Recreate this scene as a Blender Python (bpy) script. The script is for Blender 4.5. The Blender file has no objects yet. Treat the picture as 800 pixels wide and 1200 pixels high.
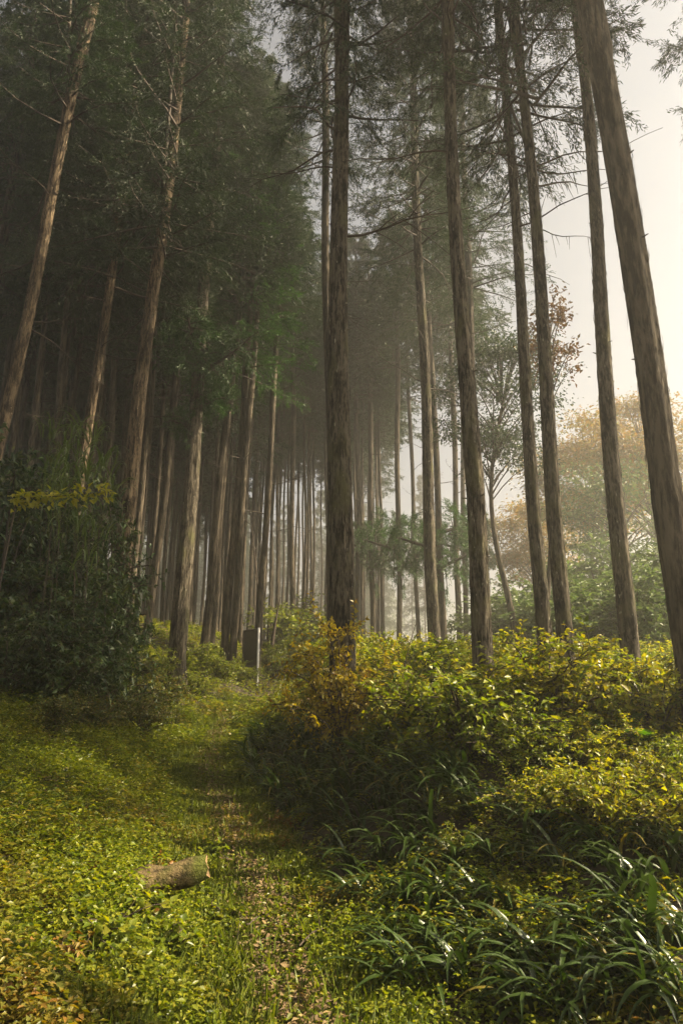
import bpy, math, random
import numpy as np
from mathutils import Vector, Matrix, Euler
R = math.radians
rng = np.random.default_rng(7)
random.seed(7)
S = bpy.context.scene
COL = S.collection

# ------------------------------------------------------------------ camera
F = 820.0            # focal length in photograph pixels (800 x 1200)
PITCH = R(15.0)
EYE = 1.6
cam = bpy.data.cameras.new("camera")
cam.sensor_fit = 'VERTICAL'
cam.sensor_height = 36.0
cam.lens = 36.0 * F / 1200.0
cam.clip_end = 2000
cam.clip_start = 0.05
camo = bpy.data.objects.new("camera", cam)
COL.objects.link(camo)
camo.location = (0, 0, EYE)
camo.rotation_euler = (R(90) + PITCH, 0, 0)
S.camera = camo

# ------------------------------------------------------------------ light
SUN_AZ = R(87)      # clockwise from the view direction (+Y): from the right
SUN_EL = R(41)
world = bpy.data.worlds.new("World")
S.world = world
world.use_nodes = True
wn = world.node_tree.nodes
wl = world.node_tree.links
wn.clear()
wo = wn.new('ShaderNodeOutputWorld')
bg = wn.new('ShaderNodeBackground')
sky = wn.new('ShaderNodeTexSky')
sky.sky_type = 'NISHITA'
sky.sun_disc = False
sky.sun_elevation = SUN_EL
sky.sun_rotation = SUN_AZ
sky.dust_density = 4.0
sky.air_density = 1.0
hs = wn.new('ShaderNodeHueSaturation')
hs.inputs['Value'].default_value = 0.85
hs.inputs['Saturation'].default_value = 0.07      # thin high cloud: nearly white sky
wl.new(sky.outputs[0], hs.inputs['Color'])
wl.new(hs.outputs[0], bg.inputs['Color'])
bg.inputs['Strength'].default_value = 0.05
wl.new(bg.outputs[0], wo.inputs['Surface'])
sl = bpy.data.lights.new("sun", 'SUN')
sl.energy = 5.0
sl.angle = R(0.6)
sl.color = (1.0, 0.83, 0.57)
sun = bpy.data.objects.new("sun", sl)
COL.objects.link(sun)
sdir = Vector((math.sin(SUN_AZ) * math.cos(SUN_EL), math.cos(SUN_AZ) * math.cos(SUN_EL), math.sin(SUN_EL)))
sun.rotation_euler = (-sdir).to_track_quat('-Z', 'Y').to_euler()
sun.location = (20, -6, 40)
S.view_settings.view_transform = 'Standard'
S.view_settings.look = 'None'
S.view_settings.exposure = 1.85
S.view_settings.gamma = 1.0
S.view_settings.use_curve_mapping = False
S.cycles.use_denoising = True
S.cycles.denoiser = 'OPENIMAGEDENOISE'
S.cycles.max_bounces = 4
S.cycles.diffuse_bounces = 2
S.cycles.glossy_bounces = 2
S.cycles.transmission_bounces = 3
S.cycles.volume_bounces = 1
S.cycles.transparent_max_bounces = 4
S.cycles.use_light_tree = False
S.cycles.use_adaptive_sampling = True
S.cycles.adaptive_threshold = 0.025
HAZE_DENSITY = 0.0042

# ------------------------------------------------------------------ helpers
def ray(px, py):
    x = (px - 400.0) / F
    y = (600.0 - py) / F
    return np.array([x, math.cos(PITCH) - y * math.sin(PITCH), math.sin(PITCH) + y * math.cos(PITCH)])

_py = np.array([-60, -6, 0, 2.5, 4.75, 7, 10.6, 14, 18.9, 24, 30, 40, 60, 400.])
_px = np.array([.8, .6, .35, .1, -.35, -.95, -1.95, -2.35, -2.35, -1.7, -.6, 2, 6, 6.])
_yy = np.linspace(-60, 400, 4601)
_xx = np.convolve(np.pad(np.interp(_yy, _py, _px), 12, 'edge'), np.ones(25) / 25, 'valid')
def pathx(y):
    return np.interp(y, _yy, _xx)

def sstep(a, b, x):
    t = np.clip((x - a) / (b - a), 0, 1)
    return t * t * (3 - 2 * t)

def height(x, y):
    x = np.asarray(x, float); y = np.asarray(y, float)
    b = 0.1 * np.logaddexp(0, (y - 4.0) / 0.8) * 0.8
    b = np.where(b > 5.5, 5.5 + 4 * (1 - np.exp(-(b - 5.5) / 9)), b)
    p = pathx(y)
    d = np.maximum(p - x - 0.55, 0)
    bank = 3.4 * (1 - np.exp(-0.15 * d)) * sstep(-6, 4, y) * (1 - .75 * sstep(22, 60, y))
    r = x - p - 0.6
    m = 0.68 * sstep(0, 1.5, r) * (0.30 + 0.70 * sstep(3, 8, y))
    n = (0.05 * np.sin(1.7 * x + 0.6 * y) + 0.05 * np.sin(1.1 * y - 0.8 * x + 2) + 0.03 * np.sin(3.1 * x - 2.3 * y + 1))
    near = 1 - np.exp(-((x - p) ** 2) / 0.5)
    big = 0.25 * np.sin(0.21 * x + 1.0) * np.sin(0.17 * y) * sstep(8, 25, y)
    return b + bank + m + n * near + big * near

def gp(px, py, tmax=90.0):
    """where the pixel's ray meets the ground"""
    d = ray(px, py)
    t = np.linspace(1.0, tmax, 4000)
    P = np.array([0, 0, EYE])[None] + t[:, None] * d[None]
    dz = P[:, 2] - height(P[:, 0], P[:, 1])
    k = np.argmax(dz < 0)
    if dz[k] >= 0:
        k = len(t) - 1
    return P[k]

def mk(name, V, Fs, mats, mi=None, smooth=False):
    """mesh from a vertex array and a list of face index arrays"""
    me = bpy.data.meshes.new(name)
    V = np.asarray(V, np.float32)
    if not isinstance(Fs, list):
        Fs = [Fs]
    Fs = [np.asarray(f, np.int32) for f in Fs if len(f)]
    me.vertices.add(len(V))
    me.vertices.foreach_set('co', V.ravel())
    nl = sum(f.size for f in Fs)
    npoly = sum(len(f) for f in Fs)
    me.loops.add(nl)
    me.loops.foreach_set('vertex_index', np.concatenate([f.ravel() for f in Fs]))
    me.polygons.add(npoly)
    tot = np.concatenate([np.full(len(f), f.shape[1]) for f in Fs]).astype(np.int32)
    st = np.concatenate([[0], np.cumsum(tot)[:-1]]).astype(np.int32)
    me.polygons.foreach_set('loop_start', st)
    if smooth:
        me.polygons.foreach_set('use_smooth', np.ones(npoly, bool))
    for m in (mats if isinstance(mats, (list, tuple)) else [mats]):
        me.materials.append(m)
    if mi is not None:
        me.polygons.foreach_set('material_index', np.asarray(mi, np.int32))
    me.update(calc_edges=True)
    return me

def ob(name, me, parent=None, loc=(0, 0, 0), rot=(0, 0, 0), scale=(1, 1, 1)):
    o = bpy.data.objects.new(name, me)
    COL.objects.link(o)
    o.parent = parent
    o.location = loc
    o.rotation_euler = rot
    o.scale = scale if hasattr(scale, '__len__') else (scale,) * 3
    return o

def tag(o, label, cat=None, group=None, kind=None):
    if label: o['label'] = label
    if cat: o['category'] = cat
    if group: o['group'] = group
    if kind: o['kind'] = kind
    return o

def unit(v):
    v = np.asarray(v, float)
    return v / np.maximum(np.linalg.norm(v, axis=-1, keepdims=True), 1e-9)

def leaf_geo(P, D, N, L, W, fold=0.25, droop=0.0, wide=0.45):
    """n leaves, each two triangles folded along the midrib"""
    P = np.asarray(P, float); n = len(P)
    D = unit(D)
    X = np.cross(D, N); X = unit(X)
    N = np.cross(X, D)
    L = np.broadcast_to(np.asarray(L, float), (n,))[:, None]
    W = np.broadcast_to(np.asarray(W, float), (n,))[:, None]
    mid = P + D * L * wide
    a = mid + X * W * 0.5 + N * W * fold
    b = mid - X * W * 0.5 + N * W * fold
    tip = P + D * L - N * L * droop
    V = np.stack([P, a, tip, b], 1).reshape(-1, 3)
    i = np.arange(n)[:, None] * 4
    T = np.concatenate([i + [0, 2, 1], i + [0, 3, 2]], 1).reshape(-1, 3)
    return V, T

def joinv(parts):
    V, T, o = [], [], 0
    for v, t in parts:
        V.append(v); T.append(np.asarray(t) + o); o += len(v)
    return np.concatenate(V), np.concatenate(T)

def tube(points, radii, sides=6, cap=True):
    P = np.asarray(points, float); n = len(P)
    T = unit(np.gradient(P, axis=0))
    ref = np.array([0.31, 0.95, 0.1]) if abs(T[0][2]) > 0.8 else np.array([0, 0, 1.0])
    A = unit(np.cross(T, ref)); B = np.cross(T, A)
    th = np.linspace(0, 2 * np.pi, sides, endpoint=False)
    rr = np.asarray(radii, float)[:, None, None]
    V = P[:, None] + rr * (A[:, None] * np.cos(th)[None, :, None] + B[:, None] * np.sin(th)[None, :, None])
    V = V.reshape(-1, 3)
    q = []
    for i in range(n - 1):
        for j in range(sides):
            k = (j + 1) % sides
            q.append((i * sides + j, i * sides + k, (i + 1) * sides + k, (i + 1) * sides + j))
    return V, np.array(q)

def tubes_fast(P, r0, r1, sides=3):
    """m polylines of k points: P (m,k,3)"""
    m, k, _ = P.shape
    T = unit(np.gradient(P, axis=1))
    A = unit(np.cross(T, np.array([0.3, 0.2, 0.9])[None, None])); B = np.cross(T, A)
    th = np.linspace(0, 2 * np.pi, sides, endpoint=False)
    s = np.linspace(0, 1, k)[None, :, None, None]
    r0 = np.broadcast_to(np.asarray(r0, float), (m,))[:, None, None, None]
    r1 = np.broadcast_to(np.asarray(r1, float), (m,))[:, None, None, None]
    rr = r0 * (1 - s) + r1 * s
    V = P[:, :, None] + rr * (A[:, :, None] * np.cos(th)[None, None, :, None] + B[:, :, None] * np.sin(th)[None, None, :, None])
    i = np.arange(m)[:, None, None] * (k * sides) + np.arange(k - 1)[None, :, None] * sides
    j = np.arange(sides)[None, None, :]
    j2 = (j + 1) % sides
    q = np.stack([i + j, i + j2, i + sides + j2, i + sides + j], -1).reshape(-1, 4)
    return V.reshape(-1, 3), q

# ------------------------------------------------------------------ materials
def newmat(name):
    m = bpy.data.materials.new(name)
    m.use_nodes = True
    nt = m.node_tree
    nt.nodes.clear()
    out = nt.nodes.new('ShaderNodeOutputMaterial')
    return m, nt, out

def ramp(nt, stops, inp):
    r = nt.nodes.new('ShaderNodeValToRGB')
    e = r.color_ramp.elements
    while len(e) < len(stops):
        e.new(0.5)
    for k, (p, c) in enumerate(stops):
        e[k].position = p
        e[k].color = (*c, 1)
    nt.links.new(inp, r.inputs[0])
    return r

def leafmat(name, cols, trans=0.35, rough=0.5, spec=0.4, patch=None, pscale=0.6):
    """per-leaf colour from a random value for each leaf; optional second ramp in noise patches"""
    m, nt, out = newmat(name)
    N = nt.nodes
    g = N.new('ShaderNodeNewGeometry')
    st = [(i / max(len(cols) - 1, 1), c) for i, c in enumerate(cols)]
    r = ramp(nt, st, g.outputs['Random Per Island'])
    col = r.outputs[0]
    if patch:
        tc = N.new('ShaderNodeNewGeometry')
        nz = N.new('ShaderNodeTexNoise'); nz.inputs['Scale'].default_value = pscale
        nz.inputs['Detail'].default_value = 3
        nt.links.new(tc.outputs['Position'], nz.inputs['Vector'])
        mk_ = ramp(nt, [(0.52, (0, 0, 0)), (0.66, (1, 1, 1))], nz.outputs[0])
        r2 = ramp(nt, [(i / max(len(patch) - 1, 1), c) for i, c in enumerate(patch)], g.outputs['Random Per Island'])
        mx = N.new('ShaderNodeMixRGB')
        nt.links.new(mk_.outputs[0], mx.inputs[0]); nt.links.new(col, mx.inputs[1]); nt.links.new(r2.outputs[0], mx.inputs[2])
        col = mx.outputs[0]
    oi = N.new('ShaderNodeObjectInfo')
    mr = N.new('ShaderNodeMapRange'); mr.inputs['To Min'].default_value = 0.8; mr.inputs['To Max'].default_value = 1.2
    nt.links.new(oi.outputs['Random'], mr.inputs[0])
    hv = N.new('ShaderNodeHueSaturation')
    nt.links.new(mr.outputs[0], hv.inputs['Value']); nt.links.new(col, hv.inputs['Color'])
    p = N.new('ShaderNodeBsdfPrincipled')
    p.inputs['Roughness'].default_value = rough
    p.inputs['Specular IOR Level'].default_value = spec
    nt.links.new(hv.outputs[0], p.inputs['Base Color'])
    t = N.new('ShaderNodeBsdfTranslucent')
    hv2 = N.new('ShaderNodeHueSaturation'); hv2.inputs['Saturation'].default_value = 1.15; hv2.inputs['Value'].default_value = 1.3
    nt.links.new(hv.outputs[0], hv2.inputs['Color']); nt.links.new(hv2.outputs[0], t.inputs['Color'])
    mx = N.new('ShaderNodeMixShader'); mx.inputs[0].default_value = trans
    nt.links.new(p.outputs[0], mx.inputs[1]); nt.links.new(t.outputs[0], mx.inputs[2])
    nt.links.new(mx.outputs[0], out.inputs['Surface'])
    return m

def barkmat(name, dark, light, lichen=None, zs=3.0, sc=14.0, bump=0.6, moss=None):
    m, nt, out = newmat(name)
    N = nt.nodes; Lk = nt.links
    tc = N.new('ShaderNodeTexCoord')
    mp = N.new('ShaderNodeMapping'); mp.inputs['Scale'].default_value = (sc, sc, zs)
    Lk.new(tc.outputs['Object'], mp.inputs[0])
    n1 = N.new('ShaderNodeTexNoise'); n1.inputs['Scale'].default_value = 1.0; n1.inputs['Detail'].default_value = 6; n1.inputs['Roughness'].default_value = 0.7
    Lk.new(mp.outputs[0], n1.inputs['Vector'])
    mpb = N.new('ShaderNodeMapping'); mpb.inputs['Scale'].default_value = (sc * .45, sc * .45, zs * .3)
    Lk.new(tc.outputs['Object'], mpb.inputs[0])
    nb_ = N.new('ShaderNodeTexNoise'); nb_.inputs['Scale'].default_value = 1.0; nb_.inputs['Detail'].default_value = 5; nb_.inputs['Roughness'].default_value = 0.6
    Lk.new(mpb.outputs[0], nb_.inputs['Vector'])
    av = N.new('ShaderNodeMath'); av.operation = 'MULTIPLY_ADD'; av.inputs[1].default_value = 1.1; 
    Lk.new(nb_.outputs[0], av.inputs[0])
    sb_ = N.new('ShaderNodeMath'); sb_.operation = 'SUBTRACT'; sb_.inputs[1].default_value = .55
    Lk.new(n1.outputs[0], sb_.inputs[0]); Lk.new(sb_.outputs[0], av.inputs[2])
    r1 = ramp(nt, [(0.40, dark), (0.60, light)], av.outputs[0])
    n0 = N.new('ShaderNodeTexNoise'); n0.inputs['Scale'].default_value = 0.9; n0.inputs['Detail'].default_value = 3
    Lk.new(tc.outputs['Object'], n0.inputs['Vector'])
    mr = N.new('ShaderNodeMapRange'); mr.inputs['From Min'].default_value = .3; mr.inputs['From Max'].default_value = .7
    mr.inputs['To Min'].default_value = 0.65; mr.inputs['To Max'].default_value = 1.3
    Lk.new(n0.outputs[0], mr.inputs[0])
    hv = N.new('ShaderNodeHueSaturation')
    Lk.new(mr.outputs[0], hv.inputs['Value']); Lk.new(r1.outputs[0], hv.inputs['Color'])
    col = hv.outputs[0]
    def over(colin, color, scale, lo, hi, stretch):
        mp2 = N.new('ShaderNodeMapping'); mp2.inputs['Scale'].default_value = (scale, scale, scale * stretch)
        Lk.new(tc.outputs['Object'], mp2.inputs[0])
        nn = N.new('ShaderNodeTexNoise'); nn.inputs['Scale'].default_value = 1.0; nn.inputs['Detail'].default_value = 4
        Lk.new(mp2.outputs[0], nn.inputs['Vector'])
        mm = ramp(nt, [(lo, (0, 0, 0)), (hi, (1, 1, 1))], nn.outputs[0])
        x = N.new('ShaderNodeMixRGB')
        Lk.new(mm.outputs[0], x.inputs[0]); Lk.new(colin, x.inputs[1]); x.inputs[2].default_value = (*color, 1)
        return x.outputs[0]
    if moss:
        col = over(col, moss, 3.0, 0.52, 0.7, 0.5)
    if lichen:
        col = over(col, lichen, 22.0, 0.66, 0.74, 0.35)
    p = N.new('ShaderNodeBsdfPrincipled'); p.inputs['Roughness'].default_value = 0.92
    p.inputs['Specular IOR Level'].default_value = 0.15
    Lk.new(col, p.inputs['Base Color'])
    if bump:
        bp = N.new('ShaderNodeBump'); bp.inputs['Strength'].default_value = bump; bp.inputs['Distance'].default_value = 0.03
        Lk.new(av.outputs[0], bp.inputs['Height']); Lk.new(bp.outputs[0], p.inputs['Normal'])
    Lk.new(p.outputs[0], out.inputs['Surface'])
    return m

def plainmat(name, c1, c2, scale=20, rough=0.8, bump=0.0, spec=0.3):
    m, nt, out = newmat(name)
    N = nt.nodes; Lk = nt.links
    tc = N.new('ShaderNodeNewGeometry')
    nz = N.new('ShaderNodeTexNoise'); nz.inputs['Scale'].default_value = scale; nz.inputs['Detail'].default_value = 6; nz.inputs['Roughness'].default_value = .65
    Lk.new(tc.outputs['Position'], nz.inputs['Vector'])
    r = ramp(nt, [(0.32, c1), (0.68, c2)], nz.outputs[0])
    p = N.new('ShaderNodeBsdfPrincipled'); p.inputs['Roughness'].default_value = rough; p.inputs['Specular IOR Level'].default_value = spec
    Lk.new(r.outputs[0], p.inputs['Base Color'])
    if bump:
        bp = N.new('ShaderNodeBump'); bp.inputs['Strength'].default_value = bump; bp.inputs['Distance'].default_value = 0.03
        Lk.new(nz.outputs[0], bp.inputs['Height']); Lk.new(bp.outputs[0], p.inputs['Normal'])
    Lk.new(p.outputs[0], out.inputs['Surface'])
    return m

M = {}
M['bark'] = barkmat('cedar_bark', (.022, .018, .013), (.132, .112, .082), lichen=(.32, .30, .23), moss=(.10, .095, .045), zs=9, sc=42, bump=1.0)
M['bark_warm'] = barkmat('warm_cedar_bark', (.028, .020, .013), (.165, .122, .076), lichen=(.32, .27, .19), zs=9, sc=42, bump=1.0)
M['bark_far'] = barkmat('far_cedar_bark', (.022, .017, .012), (.100, .082, .058), zs=4, sc=22, bump=.8)
M['twig'] = plainmat('twig_bark', (.030, .022, .016), (.075, .055, .038), 30)
M['needle'] = leafmat('cedar_needles', [(.012, .026, .009), (.021, .043, .012), (.032, .060, .015), (.046, .066, .018)], 0.20, .55)
M['needle_fresh'] = leafmat('fresh_cedar_needles', [(.020, .050, .012), (.040, .095, .018), (.060, .125, .022)], 0.3, .5)
M['cover'] = leafmat('ground_cover_leaves', [(.045, .075, .007), (.105, .145, .010), (.18, .215, .013), (.28, .28, .02), (.14, .175, .014)], 0.42, .4, .5,
                     patch=[(.10, .12, .018), (.24, .18, .03), (.15, .16, .025), (.24, .12, .025), (.09, .12, .016)], pscale=0.9)
M['grass'] = leafmat('path_grass', [(.08, .11, .014), (.13, .165, .02), (.19, .21, .03)], 0.4, .5)
M['herb'] = leafmat('herb_leaves', [(.05, .085, .010), (.11, .15, .014), (.19, .21, .02), (.26, .20, .03), (.09, .13, .014)], 0.42, .4)
M['litter'] = leafmat('dead_leaf_litter', [(.085, .052, .026), (.16, .10, .04), (.22, .16, .07), (.11, .075, .045), (.28, .20, .07)], 0.1, .8)
M['shrub_y'] = leafmat('yellowing_shrub_leaves', [(.09, .125, .011), (.17, .205, .014), (.26, .27, .018), (.36, .32, .025), (.20, .16, .02)], 0.45, .42)
M['shrub_g'] = leafmat('bright_shrub_leaves', [(.060, .095, .010), (.115, .155, .014), (.18, .21, .018), (.26, .25, .025)], 0.45, .42)
M['shrub_gold'] = leafmat('golden_shrub_leaves', [(.27, .21, .02), (.40, .31, .03), (.50, .38, .04), (.27, .25, .02), (.26, .14, .03)], 0.45, .42)
M['shrub_d'] = leafmat('dark_evergreen_leaves', [(.018, .040, .012), (.030, .062, .015), (.050, .085, .018), (.085, .10, .02)], 0.25, .45, .4)
M['shrub_o'] = leafmat('olive_shrub_leaves', [(.04, .065, .014), (.075, .10, .018), (.13, .14, .024), (.17, .12, .028)], 0.35, .45)
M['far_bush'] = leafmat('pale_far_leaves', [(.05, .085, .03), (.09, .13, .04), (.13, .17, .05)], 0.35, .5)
M['autumn'] = leafmat('autumn_leaves', [(.13, .125, .03), (.20, .14, .03), (.24, .13, .035), (.10, .125, .03)], 0.45, .5)
M['brown_leaf'] = leafmat('brown_tree_leaves', [(.08, .045, .016), (.12, .06, .02), (.07, .05, .014)], 0.25, .5)
M['red_leaf'] = leafmat('red_weed_leaves', [(.20, .07, .02), (.24, .12, .02), (.22, .16, .03), (.12, .08, .02), (.14, .14, .02)], 0.4, .5)
M['yellow_leaf'] = leafmat('yellow_sapling_leaves', [(.34, .32, .03), (.42, .38, .04), (.26, .30, .03)], 0.5, .45)
M['strap'] = leafmat('strap_leaf', [(.018, .036, .008), (.030, .054, .010), (.046, .072, .012)], 0.22, .36, .5)
M['strap_y'] = leafmat('yellowed_strap_leaf', [(.16, .13, .02), (.20, .16, .03)], 0.3, .4)
M['sedge'] = leafmat('hanging_sedge_leaf', [(.05, .085, .018), (.09, .13, .03), (.14, .18, .05)], 0.3, .35, .8)
M['fern'] = leafmat('fern_leaf', [(.05, .12, .015), (.09, .17, .02)], 0.45, .45)
M['soil'] = plainmat('forest_soil', (.018, .014, .008), (.055, .040, .022), 7, .95, .5)
M['pathsoil'] = plainmat('trodden_soil', (.045, .032, .018), (.14, .10, .055), 9, .95, .6)
M['stone'] = plainmat('path_stone', (.09, .08, .06), (.24, .21, .17), 14, .85, .4)
M['log'] = barkmat('rotting_log', (.035, .026, .014), (.17, .125, .06), moss=(.09, .10, .02), zs=22, sc=22, bump=1.0)
M['logend'] = plainmat('log_end_grain', (.13, .08, .04), (.26, .17, .08), 40, .9, .3)
M['board'] = plainmat('weathered_board', (.040, .036, .022), (.075, .065, .038), 12, .7)
M['whitepost'] = plainmat('white_painted_metal', (.62, .60, .56), (.80, .78, .74), 9, .5)
M['rail_shaded_post'] = plainmat('dark_rail_and_shaded_post', (.05, .045, .035), (.09, .08, .06), 9, .6)  # dark rails; on the post this colour stands for shade on white-grey metal

# ------------------------------------------------------------------ ground
def warp(a, b, n, c, k):
    u = np.linspace(-1, 1, n)
    s = np.sinh(k * u) / np.sinh(k)
    return np.where(s < 0, c + (c - a) * s, c + (b - c) * s)
gx = warp(-170, 170, 260, 0, 4.6)
gy = warp(-60, 300, 300, 7, 4.4)
GX, GY = np.meshgrid(gx, gy)
GZ = height(GX, GY)
V = np.stack([GX, GY, GZ], -1).reshape(-1, 3)
nx = len(gx)
ii = (np.arange(len(gy) - 1)[:, None] * nx + np.arange(nx - 1)[None]).ravel()
me = mk('forest_floor', V, np.stack([ii, ii + 1, ii + nx + 1, ii + nx], -1), M['soil'], smooth=True)
tag(ob('forest_floor', me), 'dark leafy soil sloping up through the cedar grove', kind='structure')

ys = np.linspace(-4, 34, 240)
us = np.linspace(-1, 1, 9)
hw = 0.34 + 0.05 * np.sin(ys * 1.9) + 0.04 * np.sin(ys * 4.3 + 1)
PXX = pathx(ys)[:, None] + us[None] * hw[:, None]
PYY = np.repeat(ys[:, None], 9, 1)
PZZ = height(PXX, PYY) + 0.035 - 0.045 * np.abs(us[None]) ** 2 + 0.008 * np.sin(PXX * 23 + PYY * 17)
V = np.stack([PXX, PYY, PZZ], -1).reshape(-1, 3)
ii = (np.arange(239)[:, None] * 9 + np.arange(8)[None]).ravel()
me = mk('path', V, np.stack([ii, ii + 1, ii + 10, ii + 9], -1), M['pathsoil'], smooth=True)
path = tag(ob('path', me), 'narrow trodden footpath winding uphill through green weeds', kind='structure')

def pathz(x, y):
    u = np.abs(x - pathx(y)) / 0.34
    return height(x, y) + np.where(u < 1, 0.035 - 0.045 * u * u, 0)

# stones lying in the path, each a piece of it
def stone_mesh(seed):
    r = np.random.default_rng(seed)
    n = 7
    th = np.linspace(0, 2 * np.pi, n, endpoint=False) + r.uniform(-.2, .2, n)
    ro = r.uniform(.75, 1.15, n)
    a = np.stack([np.cos(th) * ro, np.sin(th) * ro * .75, np.full(n, -.15)], -1)
    b = np.stack([np.cos(th) * ro * .95, np.sin(th) * ro * .72, r.uniform(.10, .22, n)], -1)
    c = np.stack([np.cos(th) * ro * .6, np.sin(th) * ro * .45, r.uniform(.26, .36, n)], -1)
    V = np.concatenate([a, b, c, [[0, 0, .36]]])
    q, t = [], []
    for j in range(n):
        k = (j + 1) % n
        q += [(j, k, n + k, n + j), (n + j, n + k, 2 * n + k, 2 * n + j)]
        t.append((2 * n + j, 2 * n + k, 3 * n))
    return mk('stone', V, [np.array(q), np.array(t)], M['stone'])
stones = [stone_mesh(s) for s in range(5)]
for k in range(60):
    y = rng.uniform(3.6, 13) if k < 50 else rng.uniform(13, 20)
    x = pathx(y) + rng.normal(0, .16)
    s = rng.uniform(.025, .075)
    ob('stone', stones[k % 5], path, (x, y, float(pathz(x, y)) - .002), (rng.uniform(-.15, .15), rng.uniform(-.15, .15), rng.uniform(0, 6)), s)

# ------------------------------------------------------------------ cedar crowns
def cedar_crown(seed, Hc, Rc, nb, nt, ns, L, W, power=.75, low=0.6, mat=None, droop=0.35):
    r = np.random.default_rng(seed)
    z = np.sort(Hc * (r.uniform(0, 1, nb) ** 1.05) * .97)
    f = z / Hc
    rad = Rc * (1 - f) ** power * (low + (1 - low) * sstep(0, .25, f)) * r.uniform(.55, 1.15, nb) + .25
    az = np.arange(nb) * 2.399 + r.uniform(-.5, .5, nb)
    e = -0.15 + 0.55 * f + r.uniform(-.12, .12, nb)
    c = r.uniform(.0, .3, nb)
    O = np.stack([np.cos(az), np.sin(az), np.zeros(nb)], -1)
    Sd = np.stack([-np.sin(az), np.cos(az), np.zeros(nb)], -1)
    Zu = np.array([0, 0, 1.0])
    def axis(s):  # s (nb,k)
        hz = rad[:, None] * s
        return O[:, None] * hz[..., None] + Zu * (z[:, None] + rad[:, None] * (e[:, None] * s + (c[:, None] - .15) * s * s))[..., None] + Sd[:, None] * (0.12 * rad[:, None] * np.sin(s * 3 + seed))[..., None]
    sb = np.linspace(0, 1, 5)[None].repeat(nb, 0)
    WV, WQ = tubes_fast(axis(sb), .014 + .009 * rad, .005, 3)
    WV, WQ = joinv([(WV, WQ), tubes_fast(np.linspace([0, 0, -.2], [0, 0, Hc], 8)[None], .07, .015, 5)])
    st = np.sort(r.uniform(.22, 1.0, (nb, nt)), 1)
    B = axis(st)                                          # (nb,nt,3)
    side = np.where(np.arange(nt) % 2 == 0, 1, -1)[None].repeat(nb, 0)
    td = O[:, None] * r.uniform(.3, .9, (nb, nt, 1)) + Sd[:, None] * (side * r.uniform(.2, .9, (nb, nt)))[..., None] + Zu * r.uniform(-droop - .25, .15, (nb, nt, 1))
    td = unit(td)
    tl = (rad[:, None] * .42 * (1.15 - st * .7) * r.uniform(.6, 1.2, (nb, nt)) + .12)
    u = r.uniform(0.05, 1, (nb, nt, ns))
    P = B[:, :, None] + td[:, :, None] * (tl[..., None] * u)[..., None] - Zu * (droop * .35 * tl[..., None] * u * u)[..., None]
    P = P + r.normal(0, .025, P.shape)
    D = td[:, :, None] * .9 + r.normal(0, .45, P.shape) - Zu * .15
    Nn = r.normal(0, .6, P.shape) + Zu
    n = P.size // 3
    V, T = leaf_geo(P.reshape(-1, 3), D.reshape(-1, 3), Nn.reshape(-1, 3), L * r.uniform(.6, 1.3, n), W * r.uniform(.7, 1.3, n), .15, .12, .4)
    return mk('crown', V, T, mat or M['needle']), mk('branches', WV, WQ, M['twig'])

CR_NEAR = [cedar_crown(s, 13, 2.7, 120, 18, 36, .115, .019, low=.85) for s in (1, 2, 3, 4)]
TUFT = cedar_crown(77, 1.3, .75, 16, 12, 22, .10, .018, low=1.0, mat=M['needle_fresh'])
CR_FRESH = cedar_crown(9, 12, 2.6, 90, 14, 30, .16, .030, low=.9, mat=M['needle_fresh'])
CR_AIRY = [cedar_crown(s, 13, 2.7, 90, 18, 36, .115, .018, low=.85) for s in (21, 22)]
CR_FAR = [cedar_crown(s, 12, 2.5, 84, 11, 16, .26, .05, low=.85) for s in (31, 32, 33)]

# dead branches: thin curved bare limbs with a few side twigs
def dead_branch(seed):
    r = np.random.default_rng(seed)
    s = np.linspace(0, 1, 7)
    bend = r.uniform(-.35, .25); sw = r.uniform(-.2, .2)
    P = np.stack([s, sw * s * s + .03 * np.sin(s * 9 + seed), bend * s * s - .05 * s], -1)
    parts = [tube(P, .010 * (1 - s) + .003, 4)]
    for k in range(r.integers(3, 7)):
        i = r.uniform(.25, .95)
        p0 = np.array([np.interp(i, s, P[:, j]) for j in range(3)])
        d = unit(np.array([.6, r.choice([-1, 1]) * r.uniform(.3, .9), r.uniform(-.5, .3)]))
        l = r.uniform(.15, .45)
        q = p0 + d[None] * l * np.linspace(0, 1, 4)[:, None] + np.array([0, 0, -.15 * l])[None] * (np.linspace(0, 1, 4) ** 2)[:, None]
        parts.append(tube(q, [.005, .004, .003, .002], 3))
    V, T = joinv(parts)
    return mk('dead_branch', V, T, M['twig'])
DEAD = [dead_branch(s) for s in range(8)]

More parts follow.
